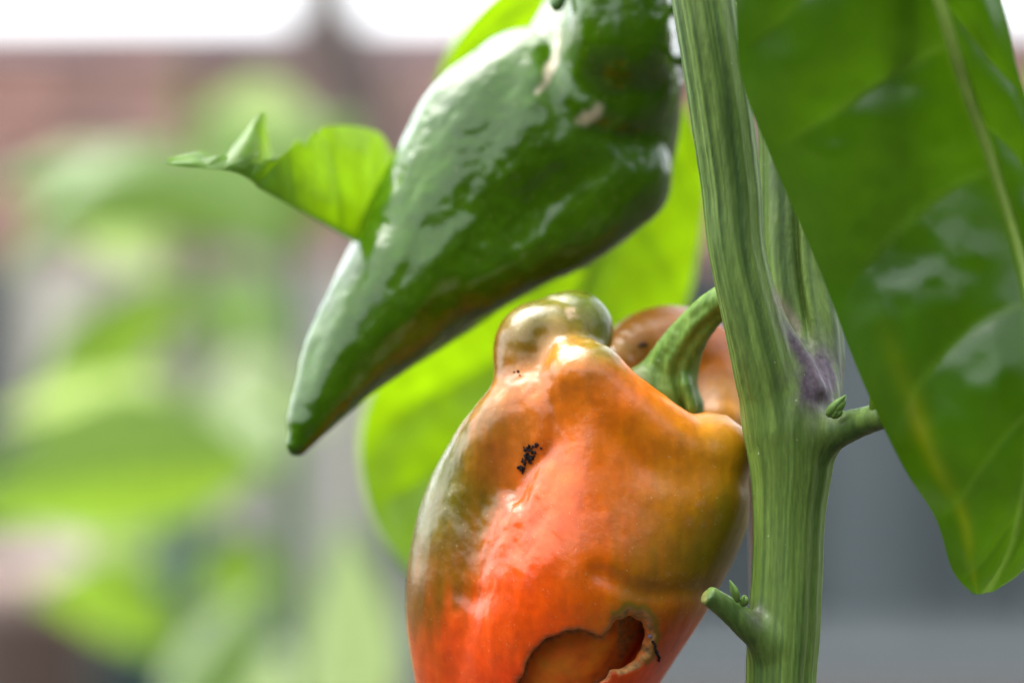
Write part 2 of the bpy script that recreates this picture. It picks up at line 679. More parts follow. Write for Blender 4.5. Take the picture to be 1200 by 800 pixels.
for r_ in range(12):
    z_ = WT - 0.0375 - 0.075 * r_
    for k in range(24):
        x_ = -2.7 + 0.225 * k + (0.1125 if r_ % 2 else 0)
        o = bpy.data.objects.new('brick', bms[random.choices((0, 1, 2), (5, 4, 2))[0]])
        COL.objects.link(o)
        o.parent = wall
        o.location = (x_, random.uniform(-0.004, 0.004), z_)
for k in range(10):
    x0 = -3.0 + 0.6 * k
    v_, f_ = box((x0 + 0.004, WALL_Y - 0.04, WT + 0.002), (x0 + 0.596, WALL_Y + 0.28, zpx(20, WALL_Y)))
    mesh_obj('coping_stone', v_, f_, coping_m, wall, smooth=False, origin=(0, WALL_Y, 0))

# ---- weathered grey board fence in front of the wall
FY = 7.0
fence = thing('board_fence', 'low weathered grey board fence in front of the brick wall', 'fence', (0, FY, 0))
wood = [plain_mat('grey_wood', (92, 102, 102), (120, 130, 130), 10, 0.85, 0.5, 0.003, (6, 6, 0.5)),
        plain_mat('dark_grey_wood', (76, 86, 86), (104, 114, 114), 10, 0.85, 0.5, 0.003, (6, 6, 0.5)),
        plain_mat('bleached_wood', (210, 202, 182), (230, 224, 204), 10, 0.85, 0.5, 0.003, (6, 6, 0.5))]
for k in range(34):
    x0 = -2.04 + 0.12 * k
    top = zpx(296, FY) + random.uniform(-0.012, 0.012)
    v_, f_ = box((x0 + 0.003, FY, 0.06), (x0 + 0.116, FY + 0.02, top))
    wm = wood[random.choices((0, 1, 2), (5, 4, 1) if x0 > -0.2 else (2, 0, 6))[0]]
    mesh_obj('board', v_, f_, wm, fence, smooth=False, origin=(0, FY, 0))
for z_ in (0.25, 0.78):
    v_, f_ = box((-2.05, FY + 0.022, z_), (2.05, FY + 0.06, z_ + 0.08))
    mesh_obj('rail', v_, f_, wood[1], fence, smooth=False, origin=(0, FY, 0))
for x_ in (-1.95, -0.65, 0.65, 1.95):
    v_, f_ = box((x_ - 0.04, FY + 0.062, -0.05), (x_ + 0.04, FY + 0.14, 0.95))
    mesh_obj('post', v_, f_, wood[1], fence, smooth=False, origin=(0, FY, 0))

# ---- young tree with a bare grey-brown trunk
TD = 5.2
bark = plain_mat('grey_bark', (92, 80, 74), (122, 110, 102), 18, 0.9, 0.9, 0.01, (1, 1, 0.3))
tree = thing('young_tree', 'slender grey brown tree trunk rising in front of the brick wall', 'tree', ((565 - 600) * TD / 3333.3, TD, 0))
tpx = lambda px, py, D: ((px - 600) * D / 3333.3, D, zpx(py, D))
tp = catmull([(tpx(565, 400, TD)[0], TD, -0.05), tpx(560, 680, TD), tpx(520, 420, TD), tpx(446, 210, TD), tpx(392, 60, TD), tpx(378, -80, TD), tpx(372, -350, TD)], 40)
tr_ = np.linspace(0.06, 0.062, 40) * (1 + 0.05 * np.sin(np.arange(40) * 1.7))
V, F = ring_tube(tp, tr_, 14)
mesh_obj('trunk', V, F, bark, tree, origin=tree['_o'])
for k, (px, py) in enumerate(((300, -260), (470, -240), (420, -600))):
    a = tpx(383, -40 - 40 * k, TD)
    lp = catmull([a, tpx((px + 383) / 2, (py - 80) / 2, TD), tpx(px, py, TD)], 12)
    V, F = ring_tube(lp, np.linspace(0.03, 0.012, 12), 10)
    mesh_obj('limb', V, F, bark, tree, origin=tree['_o'])

# ---- hedges added out of frame to block sky reflections on the fruit
block_hedge_m = plain_mat('block_hedge_green', (24, 36, 16), (52, 70, 30), 60, 0.8, 1.0, 0.03)


def make_block_hedge(label, path, height, depth, seed, rise=1.0):
    P = catmull([(x, y, 0.0) for x, y in path], 90)
    T = np.gradient(P, axis=0)
    T /= np.linalg.norm(T, axis=1)[:, None]
    S = np.stack([T[:, 1], -T[:, 0], T[:, 2]], 1)
    root = thing('sky_block_hedge', label, 'hedge', (float(P[45, 0]), float(P[45, 1]), 0.0), 'added hedges out of view')
    rows = []
    for i in range(90):
        e = min(1.0, 6 * math.sin(math.pi * (i + 0.5) / 90))
        for j in range(40):
            w = 2 * math.pi * j / 40
            z = max(-0.05, height * (0.45 + 0.55 * math.sin(w)) * (0.7 + 0.3 * e) * (rise + (1 - rise) * min(1.0, i / 45.0)))
            rows.append(P[i] + S[i] * depth * math.cos(w) * (0.4 + 0.6 * e) + np.array((0, 0, z)))
    hp = np.array(rows)
    hp = hp + fbm(hp, 2.2, 3, seed)[:, None] * np.array((0.12, 0.12, 0.35))
    hf = [(i * 40 + j, (i + 1) * 40 + j, (i + 1) * 40 + (j + 1) % 40, i * 40 + (j + 1) % 40) for i in range(89) for j in range(40)]
    mesh_obj('foliage', hp, hf, block_hedge_m, root, origin=root['_o'])
    V, F = ring_tube(np.array([P[45] + (0, 0, -0.05), P[45] + (0, 0, 0.4), P[45] + (0.02, 0, 0.9)]), [0.06, 0.05, 0.04], 10)
    mesh_obj('trunk', V, F, bark, root, origin=root['_o'])


make_block_hedge('tall dark green hedge added out of view to block sky reflections', [(-0.5, -1.9), (0.8, -1.7), (2.4, -1.6), (4.0, -0.8), (4.6, 0.8), (4.4, 2.6)], 2.0, 0.5, 5, 0.78)
make_block_hedge('low dark green hedge added out of view at left to cut sky sheen', [(-0.7, -2.3), (-1.8, -2.0), (-2.6, -0.9), (-2.9, 0.8)], 1.5, 0.4, 9)

# ---- terracotta pot and tub low at the left, far out of focus
terra = plain_mat('terracotta', (206, 178, 164), (226, 202, 190), 16, 0.85, 0.4, 0.003)
tealm = plain_mat('teal_plastic', (110, 146, 142), (138, 168, 164), 8, 0.55, 0.1, 0.002)
def lathe(cx, cy, prof, n=36):
    V, F = [], []
    for r, z in prof:
        for j in range(n):
            a = 2 * math.pi * j / n
            V.append((cx + r * math.cos(a), cy + r * math.sin(a), z))
    for i in range(len(prof) - 1):
        for j in range(n):
            k = (j + 1) % n
            F.append((i * n + j, i * n + k, (i + 1) * n + k, (i + 1) * n + j))
    return V, F
PX, PY = (30 - 600) * 4.6 / 3333.3, 4.6
zt = zpx(655, 4.6)
pot = thing('flower_pot', 'pale terracotta pot standing on the soil beyond the blurred leaves', 'pot', (PX, PY, 0))
V, F = lathe(PX, PY, [(0.0, 0.0), (0.09, 0.0), (0.125, zt - 0.07), (0.128, zt - 0.07)])
mesh_obj('body', V, F, terra, pot, origin=pot['_o'])
V, F = lathe(PX, PY, [(0.124, zt - 0.075), (0.145, zt - 0.07), (0.15, zt), (0.125, zt), (0.12, zt - 0.05), (0.0, zt - 0.05)])
mesh_obj('rim', V, F, terra, pot, origin=pot['_o'])
TX, TY = (165 - 600) * 5.6 / 3333.3, 5.6
zt = zpx(590, 5.6)
tub = thing('garden_tub', 'muted teal tub standing beside the terracotta pot', 'tub', (TX, TY, 0))
V, F = lathe(TX, TY, [(0.0, 0.0), (0.11, 0.0), (0.13, zt), (0.12, zt), (0.11, 0.04), (0.0, 0.04)])
mesh_obj('body', V, F, tealm, tub, origin=tub['_o'])
V, F = lathe(TX, TY, [(0.129, zt - 0.03), (0.142, zt - 0.025), (0.142, zt + 0.004), (0.118, zt + 0.004)])
mesh_obj('rim', V, F, tealm, tub, origin=tub['_o'])


# ---- bamboo cane behind the forked stem
cane_m = plain_mat('bamboo_cane', (196, 164, 148), (222, 194, 178), 120, 0.5, 0.3, 0.001, (1, 1, 0.1))
cb0, cb1 = C(889, 640, 50), C(872, 100, 50)
cdir = (cb1 - cb0) / (cb1[2] - cb0[2])
cz = np.linspace(-CAM_H * 1000 - 40, 260, 70)
CP = cb0 + cdir * (cz - cb0[2])[:, None]
cr = 2.5 * (1 - 0.1 * (cz - cz[0]) / 1000) * (1 + 0.14 * np.exp(-(((cz - 31) % 170 - 85) / 5.0) ** 2))
V, F = ring_tube(world_of(CP), cr * 0.001, 16)
o = mesh_obj('bamboo_cane', V, F, cane_m, origin=tuple(world_of(CP[0])))
tag(o, 'thin pale bamboo cane standing behind the forked stem', 'cane')

# ================================================================== leaves
def leaf(parent, mid, left, right, mat, label=None, nt_=90, ns=26, nv=7, quilt=1.2, belly=(0.0, 0.0), notch=None,
         yellow=None, rib=2.2, rib_mat=None, wave=0.0, seed=0, ribside=-1, vang=0.22, veinw=0.05, veina=0.35):
    """blade spanned between a margin, the midrib and the other margin (px, py, d); rib radius in px"""
    cm = catmull([C(*p) for p in mid], nt_)
    cl = catmull([C(*p) for p in left], nt_)
    cr = catmull([C(*p) for p in right], nt_)
    t = np.linspace(0, 1, nt_)
    s = np.concatenate([np.linspace(-1, 0, ns + 1), np.linspace(0, 1, ns + 1)[1:]])
    T, S = np.meshgrid(t, s, indexing='ij')
    A = np.abs(S)[..., None]
    E = np.where((S < 0)[..., None], cl[:, None, :], cr[:, None, :])
    P = cm[:, None, :] * (1 - A) + E * A
    tang = np.gradient(cm, axis=0)[:, None, :]
    acr = (cr - cl)[:, None, :]
    N = np.cross(tang, acr)
    N = N / (np.linalg.norm(N, axis=2, keepdims=True) + 1e-9)
    N = np.where(N[..., 1:2] > 0, -N, N)                   # towards the viewer's side
    wl = np.linalg.norm(cl - cm, axis=1)[:, None]
    wr = np.linalg.norm(cr - cm, axis=1)[:, None]
    w = np.where(S < 0, wl, wr)
    a = np.abs(S)
    vv = (T - vang * a ** 1.25 * (1 - 0.5 * T)) * nv + np.where(S < 0, 0.0, 0.37)
    fr = np.abs(vv - np.round(vv))                          # 0 on a vein
    q = np.sin(math.pi * np.clip(fr * 2, 0, 1) / 2) ** 0.8
    env = np.clip(a * 5, 0, 1) * np.clip((1 - a) * 4, 0, 1) * np.clip((1 - T) * 6, 0, 1)
    h = quilt * q * env + np.where(S < 0, belly[0], belly[1]) * 4 * a * (1 - a) * (w / w.max())
    pr = P.reshape(-1, 3)
    h = h + (quilt * 0.5 * fbm(pr + seed * 31.0, 0.12, 2, seed)).reshape(h.shape) * env
    h = h + wave * np.sin(T * 19 + seed) * a ** 3
    P = P + N * h[..., None]
    vein = np.exp(-(fr / veinw) ** 2) * np.clip((0.95 - a) * 3, 0, 1) * veina
    vein = np.maximum(vein, np.exp(-(a * w / 1.0) ** 2) * 0.9)
    V = P.reshape(-1, 3)
    ye = np.zeros(len(V)) if yellow is None else yellow(T.ravel(), S.ravel(), V)
    n2 = len(s)
    i, j = np.meshgrid(np.arange(nt_ - 1), np.arange(n2 - 1), indexing='ij')
    k = (i * n2 + j).ravel()
    Q = np.stack([k, k + 1, k + n2 + 1, k + n2], 1)
    if notch is not None:
        Q = Q[~notch(T.ravel()[Q].mean(1), S.ravel()[Q].mean(1))]
    W = world_of(V)
    base = world_of(cm[0])
    o = mesh_obj('leaf', W, Q, mat, parent, {'vein': vein.ravel(), 'yellow': ye}, origin=base)
    if label:
        o['label'] = label
    side = N[:, 0, :]
    rc = cm + side * (rib / 6.0 * 0.55)
    rr = np.linspace(1.0, 0.3, nt_) * rib / 6.0
    kk = int(nt_ * 0.9)
    rr = rr * np.clip((kk - np.arange(nt_)) / (0.25 * nt_), 0.05, 1)
    Vr, Fr = ring_tube(world_of(rc)[:kk], rr[:kk] * 0.001, 10)
    mesh_obj('midrib', Vr, Fr, rib_mat or M_RIB, o, origin=base)
    return o


def petiole(parent, a, b, r0=8, r1=6, sag=10, mat=None, via=None):
    p0, p1 = C(*a), C(*b)
    m = (p0 + p1) / 2 + np.array((0, 0, sag / 6.0))
    P = catmull([p0] + ([C(*q) for q in via] if via else [m]) + [p1], 16)
    V, F = ring_tube(world_of(P), np.linspace(r0, r1, 16) / 6000.0, 10)
    return mesh_obj('petiole', V, F, mat or M_RIB, parent, origin=world_of(p0))


def auto_leaf(parent, base, tip, hw, mat, arch=0.0, roll=0.0, fold=0.3, label=None, seed=0, droop=0.0, **kw):
    """a lance-shaped leaf from base to tip (px, py, d); hw half width px; roll turns it about its rib"""
    b, t_ = np.array(base, float), np.array(tip, float)
    mid, L, Rr = [], [], []
    ax = t_ - b
    ln = np.linalg.norm(ax[:2]) + 1e-6
    perp = np.array((-ax[1], ax[0])) / ln
    prof = [0.02, 0.55, 0.9, 1.0, 0.9, 0.66, 0.34, 0.0]
    for i, pw in enumerate(prof):
        u = i / (len(prof) - 1)
        c = b + ax * u
        c[1] -= arch * 4 * u * (1 - u)
        c[1] += droop * u ** 3
        w = hw * pw
        cr_, sr_ = math.cos(roll), math.sin(roll)
        d_ = w / 6.0 * (1 + c[2] / FMM)
        mid.append(tuple(c))
        for lst, sg in ((L, -1), (Rr, 1)):
            off = sg * w
            a_ = math.atan(fold) * sg
            lst.append((c[0] + perp[0] * off * math.cos(roll + a_), c[1] + perp[1] * off * math.cos(roll + a_),
                        c[2] + d_ * sg * math.sin(roll + a_)))
    return leaf(parent, mid, L, Rr, mat, label, nt_=40, ns=10, seed=seed, rib=kw.pop('rib', 4), **kw)


# ================================================================== the fruiting plant
plant = thing('pepper_plant', 'ribbed green pepper plant stem forking beside the ripening fruit, with glossy leaves', 'plant',
              tuple(world_of(C(905, 860, 4)) * np.array((1, 1, 0))))

# ---- stem: trunk, two upper branches, a leaf stalk and a broken stub, grown together
H_ST = 0.36
g = Grid((27, -13, -80), (74, 36, 76), H_ST)


def curve_z(pts):
    """(px, py, d, half width px) -> arrays over z of centre x, y and radius (mm)"""
    a = np.array([np.append(C(p[0], p[1], p[2]), R(p[3], p[2])) for p in pts])
    a = catmull(a, 160)
    o = np.argsort(a[:, 2])
    z = g.z.ravel().astype(np.float64)
    return [np.interp(z, a[o, 2], a[o, k]).astype(np.float32)[None, None, :] for k in (0, 1, 3)] + [a[:, 2].min(), a[:, 2].max()]


TRUNK = [(914, 1000, 4, 42), (913, 900, 4, 41), (912, 800, 4, 40.5), (915, 740, 4, 42), (919, 670, 4, 41), (922, 600, 4, 41),
         (926, 540, 4, 46), (926, 495, 5, 52), (930, 455, 6, 44), (932, 415, 8, 28), (931, 375, 12, 10), (930, 340, 15, 3)]
LEFTB = [(806, -100, -2, 35), (821, 0, -2, 36.5), (831, 60, -2, 36), (842, 130, -1, 36), (854, 220, 0, 34.5), (862, 300, 0, 33), (886, 400, 1, 36),
         (898, 450, 2, 38), (908, 500, 3, 36), (914, 560, 4, 28), (916, 640, 4, 16)]
RIGHTB = [(922, -100, 26, 40), (928, 0, 24, 42), (930, 150, 22, 43), (932, 300, 17, 43), (944, 390, 13, 40), (947, 440, 11, 37),
          (940, 490, 8, 34), (932, 550, 5, 26), (924, 640, 4, 16)]
RIDGES = {}


def ribbed(pts, n, phase, amp, groove=None):
    cx, cy, r, z0, z1 = curve_z(pts)
    dx, dy = g.x - cx, g.y - cy
    ph = np.arctan2(dx, -dy)               # 0 faces the viewer
    rid = amp * np.cos(n * ph + phase)
    if groove:
        for ga, gd, gw in groove:
            dd = np.angle(np.exp(1j * (ph - ga))).astype(np.float32)
            rid = rid - gd * np.exp(-(dd / gw) ** 2)
    f = (np.hypot(dx, dy) - r * (1 + rid)) * 0.95
    f = np.maximum(f, np.float32(z0) - g.z)
    return np.maximum(f, g.z - np.float32(z1))


f_t = ribbed(TRUNK, 14, 0.6, 0.02, [(0.75, 0.07, 0.13), (-0.6, 0.05, 0.16)])
f_l = ribbed(LEFTB, 12, 1.0, 0.022, [(0.1, 0.04, 0.2)])
f_r = ribbed(RIGHTB, 8, 0.2, 0.03, [(-0.12, 0.3, 0.10)])
fs = smin(f_l, f_r, 0.8)
fs = smin(fs, f_t, 4.0)
f_p = f_tube(g, [(938, 508, 3, 22), (970, 505, 0, 21), (1003, 494, -4, 17), (1030, 486, -10, 15)])
fs = smin(fs, f_p, 3.5)
f_s = f_tube(g, [(896, 748, 0, 19), (872, 728, -2, 17), (845, 706, -4, 13.5), (821, 690, -6, 11.5)])
fs = smin(fs, f_s, 2.6)
# the dry tongue of bark between the forks
f_b = f_tube(g, [(905, 350, 5, 6), (915, 380, 2, 7), (935, 420, 1, 12), (950, 455, 0, 14)])
fs = smin(fs, f_b, 1.5)
# cut face of the stub
n_ = C(821, 690, -6) - C(872, 730, -2)
n_ = n_ / np.linalg.norm(n_)
c_ = C(826, 694, -6)
near = f_seg(g, C(821, 690, -6), C(835, 700, -5), 4, 4)
pl_ = (g.x - np.float32(c_[0])) * np.float32(n_[0]) + (g.y - np.float32(c_[1])) * np.float32(n_[1]) + (g.z - np.float32(c_[2])) * np.float32(n_[2])
fs = np.where(near < 0, smax(fs, pl_, 0.6), fs)
V, Q = surface_nets(fs, g)
V = relax(V, Q, 2, 0.5)
N = normals(V, Q)
px, py = to_px(V)
V = V + N * (0.10 * fbm(V * np.array((1, 1, 0.2)), 1.1, 3, 5))[:, None]


def stem_phi(V):
    """angle about the nearest branch, used for the stripes"""
    best = np.full(len(V), 1e9)
    phi = np.zeros(len(V))
    for k, pts in enumerate((TRUNK, LEFTB, RIGHTB)):
        a = catmull(np.array([np.append(C(p[0], p[1], p[2]), R(p[3], p[2])) for p in pts]), 160)
        o = np.argsort(a[:, 2])
        cx, cy, r = [np.interp(V[:, 2], a[o, 2], a[o, j]) for j in (0, 1, 3)]
        d = np.hypot(V[:, 0] - cx, V[:, 1] - cy) - r + np.where((V[:, 2] < a[:, 2].min()) | (V[:, 2] > a[:, 2].max()), 50, 0)
        m = d < best
        best = np.where(m, d, best)
        phi = np.where(m, np.arctan2(V[:, 0] - cx, -(V[:, 1] - cy)) + k * 0.7, phi)
    return phi


def stem_colour(V):
    px, py = to_px(V)
    phi = stem_phi(V)
    ph3 = np.stack([np.cos(phi) * 4, np.sin(phi) * 4, V[:, 2] * 0.008], 1)
    st = 0.42 + 0.42 * noise(ph3, 1.3, 3) + 0.55 * noise(ph3, 3.8, 4)
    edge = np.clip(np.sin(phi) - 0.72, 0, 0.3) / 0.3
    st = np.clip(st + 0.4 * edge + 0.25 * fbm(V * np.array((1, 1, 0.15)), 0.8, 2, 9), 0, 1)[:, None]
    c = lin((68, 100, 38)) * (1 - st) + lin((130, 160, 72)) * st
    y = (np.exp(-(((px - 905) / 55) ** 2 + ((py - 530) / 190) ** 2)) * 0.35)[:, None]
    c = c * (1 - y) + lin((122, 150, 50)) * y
    n = fbm(V, 0.35, 3, 21)
    pu = 1.3 * np.exp(-(((px - 954) / (26 + 10 * n)) ** 2 + ((py - 442) / 38) ** 2))
    pu = np.maximum(pu, 0.9 * np.exp(-(((px - 932 - (py - 410) * 0.5) / 11) ** 2 + ((py - 415) / 42) ** 2)))
    pu = np.maximum(pu, 0.45 * np.exp(-(((px - 885) / 10) ** 2 + ((py - 718) / 16) ** 2)))
    pu = np.clip(pu * (1.15 + 0.4 * n), 0, 1)[:, None]
    c = c * (1 - pu) + lin((112, 94, 108)) * (0.85 + 0.5 * fbm(V, 1.6, 2, 22))[:, None] * pu
    dry = np.exp(-((py - 352 - (px - 908) * 1.25) / 10) ** 2) * (px > 902) * (px < 936) * (py < 420)
    dry = np.clip(dry * 0.8, 0, 1)[:, None]
    c = c * (1 - dry) + lin((150, 140, 118)) * dry
    cut = ((px < 826) & (py > 670)).astype(float)[:, None] * 0.6
    c = c * (1 - cut) + lin((158, 152, 84)) * cut
    return c


V_st, Q_st = V, Q
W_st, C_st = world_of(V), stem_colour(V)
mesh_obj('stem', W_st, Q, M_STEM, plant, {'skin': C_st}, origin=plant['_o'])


def plain_stem(name, mm_pts, radii, parent, n=24):
    P = catmull(mm_pts, n)
    rr = np.interp(np.linspace(0, 1, n), np.linspace(0, 1, len(radii)), radii)
    V, F = ring_tube(world_of(P), rr * 0.001, 48, lambda ph, i: 1 + 0.03 * np.cos(9 * ph))
    ph = np.tile(np.linspace(0, 2 * math.pi, 48, endpoint=False), n)
    st = (0.5 + 0.5 * np.cos(9 * ph))[:, None]
    return mesh_obj(name, V, F, M_STEM, parent, {'skin': lin((70, 100, 50)) * (1 - st) + lin((140, 165, 90)) * st}, origin=parent['_o'])


gz = -CAM_H * 1000
plain_stem('stem_base', [C(913, 870, 4), C(912, 1000, 4), (50, 8, -300), (47, 10, -550), (46, 10, gz - 20)], [6.7, 6.9, 8, 9, 10], plant)
plain_stem('branch', [C(820, -40, -2), C(806, -100, -2), (30, 0, 110), (22, 8, 170), (18, 14, 240)], [5.9, 5.8, 5.2, 4.4, 3.2], plant)
plain_stem('branch', [C(924, -50, 25), C(922, -100, 26), (62, 30, 110), (72, 36, 170), (84, 40, 240)], [6.9, 6.9, 6.2, 5, 3.4], plant)


def bud(px, py, d, dx, dy, ln, w):
    """a small pointed axillary bud of two scales"""
    parts = []
    for sgn in (0, 1):
        b0 = C(px, py, d)
        tip = C(px + dx * ln, py + dy * ln, d - 1.5 + sgn * 1.2)
        side = C(px + dx * ln * 0.5 + (w * 0.35 if sgn else -w * 0.1), py + dy * ln * 0.5, d - 1)
        P = catmull([b0, side, tip], 10)
        parts.append(ring_tube(world_of(P), np.array([.5, .8, .95, 1, .95, .85, .7, .5, .3, .06]) * w / 12000.0, 10))
    V, F = merge(parts)
    return mesh_obj('bud', V, F, M_STEM, plant, {'skin': np.tile(lin((112, 150, 62)), (len(V), 1))}, origin=world_of(C(px, py, d)))


bud(966, 486, -5, 0.72, -0.8, 30, 12)
bud(972, 488, -5, 0.5, -0.6, 20, 9)
bud(862, 702, -6, -0.35, -0.95, 27, 7)
bud(868, 706, -5, 0.1, -0.95, 13, 8)

# ---- the large glossy leaf hanging in front
leaf_big = leaf(
    plant,
    mid=[(1050, -160, -38), (1095, 0, -38), (1125, 100, -34), (1160, 200, -30), (1192, 310, -30), (1206, 400, -35), (1205, 480, -37), (1196, 560, -32), (1180, 632, -22), (1150, 691, -12)],
    left=[(842, -160, -28), (858, 0, -26), (866, 92, -22), (900, 185, -19), (957, 318, -18), (1002, 435, -20), (1054, 545, -19), (1092, 607, -16), (1110, 662, -13), (1134, 692, -12)],
    right=[(1120, -160, -36), (1167, 0, -36), (1186, 80, -33), (1206, 150, -30), (1236, 300, -27), (1262, 420, -30), (1258, 520, -30), (1226, 614, -15), (1198, 658, -13), (1160, 689, -12)],
    mat=M_LEAF, label='large dark glossy leaf hanging in front of the forked stem', nt_=170, ns=60, nv=6, quilt=1.9, belly=(5.0, 3.0),
    rib=7.5, wave=0.5, seed=3, veinw=0.035, veina=0.18, ribside=-1, vang=0.2,
    yellow=lambda T, S, V: np.exp(-((S + 0.72 - 0.25 * (T - 0.75)) / 0.07) ** 2) * np.clip((T - 0.5) * 5, 0, 1) * 0.55, rib_mat=M_RIB_BIG)  # yellow strip along the curled margin paints in reflected light
petiole(leaf_big, (1028, 487, -9), (1050, -160, -44), 14, 12, 0).hide_render = False

# ---- the bright back-lit leaf behind the fruit
leaf(plant,
     mid=[(745, 40, 126), (730, 180, 138), (690, 320, 150), (620, 470, 158), (560, 600, 158), (505, 690, 152)],
     left=[(735, 40, 124), (640, 170, 136), (520, 330, 152), (428, 480, 164), (436, 600, 164), (500, 695, 153)],
     right=[(755, 40, 126), (822, 180, 136), (812, 320, 144), (760, 480, 152), (660, 620, 156), (512, 692, 152)],
     mat=M_LEAF_LIT, label='bright yellow green backlit leaf behind the ripening fruit', quilt=1.6, belly=(-5, 5), nv=6, rib=6, seed=5, wave=0.8, veina=0.75)
petiole(plant, (880, 20, 5), (745, 40, 126), 12, 9, 20)

# ---- leaf behind the top of the green fruit
leaf(plant,
     mid=[(740, -90, 148), (660, -35, 146), (600, 20, 144), (550, 70, 142), (500, 150, 140)],
     left=[(735, -100, 148), (640, -45, 140), (565, 12, 138), (522, 72, 138), (500, 152, 140)],
     right=[(745, -80, 148), (690, 20, 162), (630, 90, 160), (570, 120, 152), (502, 152, 140)],
     mat=M_LEAF_LIT, label='small yellow green leaf peeping over the shoulder of the green fruit', nt_=50, ns=14, quilt=0.6, seed=8, rib=3)

# ---- yellowish leaf beyond the big one, at the right
leaf(plant,
     mid=[(1290, -90, 150), (1260, 60, 152), (1235, 200, 154), (1215, 330, 150)],
     left=[(1280, -90, 150), (1205, 60, 158), (1180, 190, 160), (1212, 330, 150)],
     right=[(1300, -90, 150), (1320, 60, 150), (1290, 200, 150), (1218, 330, 150)],
     mat=M_LEAF_LIT, label='light green leaf showing past the edge of the large leaf', nt_=50, ns=14, quilt=0.6, seed=9, rib=3)

# ---- the chewed, rolled leaf beside the green fruit
leaf(plant,
     mid=[(560, 350, 96), (500, 320, 92), (455, 300, 84), (415, 282, 66), (380, 262, 50), (345, 243, 40), (312, 224, 33), (285, 207, 28), (255, 200, 24), (225, 198, 21), (199, 195, 19)],
     left=[(560, 240, 104), (505, 205, 98), (468, 188, 90), (448, 160, 78), (412, 149, 64), (380, 151, 52), (352, 166, 44), (330, 186, 38), (298, 181, 33), (245, 186, 27), (199, 190, 20)],
     right=[(560, 260, 110), (505, 240, 106), (460, 230, 100), (420, 215, 88), (380, 210, 72), (340, 206, 56), (318, 172, 46), (311, 133, 42), (266, 184, 34), (238, 178, 29), (201, 186, 21)],
     mat=M_LEAF_LIT, label='half eaten young leaf with a ragged margin, rolled at its tip', nt_=150, ns=40, quilt=0.7, seed=12, rib=1.8, wave=0.25, nv=6, veina=0.55,
     notch=lambda T, S: (S < -0.93 + 0.07 * np.sin(T * 70) + 0.05 * np.sin(T * 173)) & (T > 0.5) | (S < -0.55) & (np.abs(T - 0.745) < 0.028 + 0.01 * np.sin(S * 30)))

petiole(plant, (836, 60, 0), (560, 350, 96), 9, 7, 0, None, [(800, 90, 90), (690, 210, 122)])
petiole(plant, (808, -90, -2), (740, -90, 148), 9, 7, 30)
petiole(plant, (1005, -558, 36), (1290, -90, 150), 10, 8, 30)

# ================================================================== ripening fruit
H_O = 0.5
g = Grid((-30, -14, -128), (56, 66, 16), H_O)
lobes = [
    [(640, 410, 20, 57), (634, 456, 16, 60), (612, 500, 18, 70), (590, 565, 23, 84), (572, 640, 24, 89), (562, 730, 24, 84), (568, 880, 25, 64), (585, 1080, 25, 28)],
    [(684, 447, 9, 47), (692, 522, 13, 80), (680, 640, 15, 108), (650, 760, 18, 98), (610, 920, 22, 62), (588, 1080, 25, 26)],
    [(830, 530, 13, 45), (812, 562, 14, 67), (776, 612, 18, 86), (694, 740, 22, 82), (640, 900, 24, 58), (590, 1080, 25, 26)],
    [(792, 424, 46, 63), (776, 540, 44, 90), (692, 680, 40, 100), (644, 780, 36, 92), (610, 920, 30, 62), (588, 1080, 26, 26)],
]
fo = None
for pts in lobes:
    f = f_sweep(g, pts)
    fo = f if fo is None else smin(fo, f, 7.0)
fo = smin(fo, f_sweep(g, [(756, 585, 22, 98), (696, 660, 21, 130), (640, 760, 21, 116), (612, 900, 24, 66)]), 8.0)
f = f_tube(g, [(670, 388, 22, 48), (640, 410, 20, 56)])
fo = smin(fo, f, 4.0)
f = f_tube(g, [(684, 447, 9, 46), (738, 484, 8, 41), (796, 530, 10, 46), (832, 529, 13, 45)], 7)
fo = smin(fo, f, 3.0)
fo = smin(fo, f_tube(g, [(722, 432, 36, 34), (756, 412, 43, 46), (792, 424, 46, 60), (836, 440, 43, 42), (842, 500, 34, 40)], 16), 4.0)
# cavity the stalk sits in
f = f_seg(g, C(782, 420, 26), C(762, 500, 24), R(44), R(40))
fo = smax(fo, -f, 5.0)
PXg, PYg = g.pix()
front = 1.0 / (1.0 + np.exp(np.clip((g.y - 22.0) / 3.0, -20, 20)))
grooves = [
    (smooth2d([(634, 396), (632, 440), (650, 482), (648, 520), (624, 548), (606, 574)], 30), 1.4, 15),
    (smooth2d([(604, 440), (598, 520), (572, 600), (552, 690)], 20), 1.1, 22),
    (smooth2d([(700, 668), (750, 690), (820, 688)], 14), 0.9, 12),
    (smooth2d([(668, 460), (664, 520), (640, 580), (610, 640)], 14), 0.7, 16),
    (smooth2d([(560, 700), (545, 740), (535, 800)], 10), 0.6, 14),
]
for crv, dep, wd in grooves:
    D2 = poly_dist(crv)
    Dv = np.exp(-(D2 / wd) ** 2)
    # lookup per depth slice keeps the memory small
    for j in range(g.n[1]):
        if float(g.y[0, j, 0]) > 34:
            break
        A_, B_ = np.broadcast_arrays(PXg[:, j, :], PYg[:, j, :])
        fo[:, j, :] += np.float32(dep * float(front[0, j, 0])) * look(Dv, A_, B_).astype(np.float32)
outer = fo
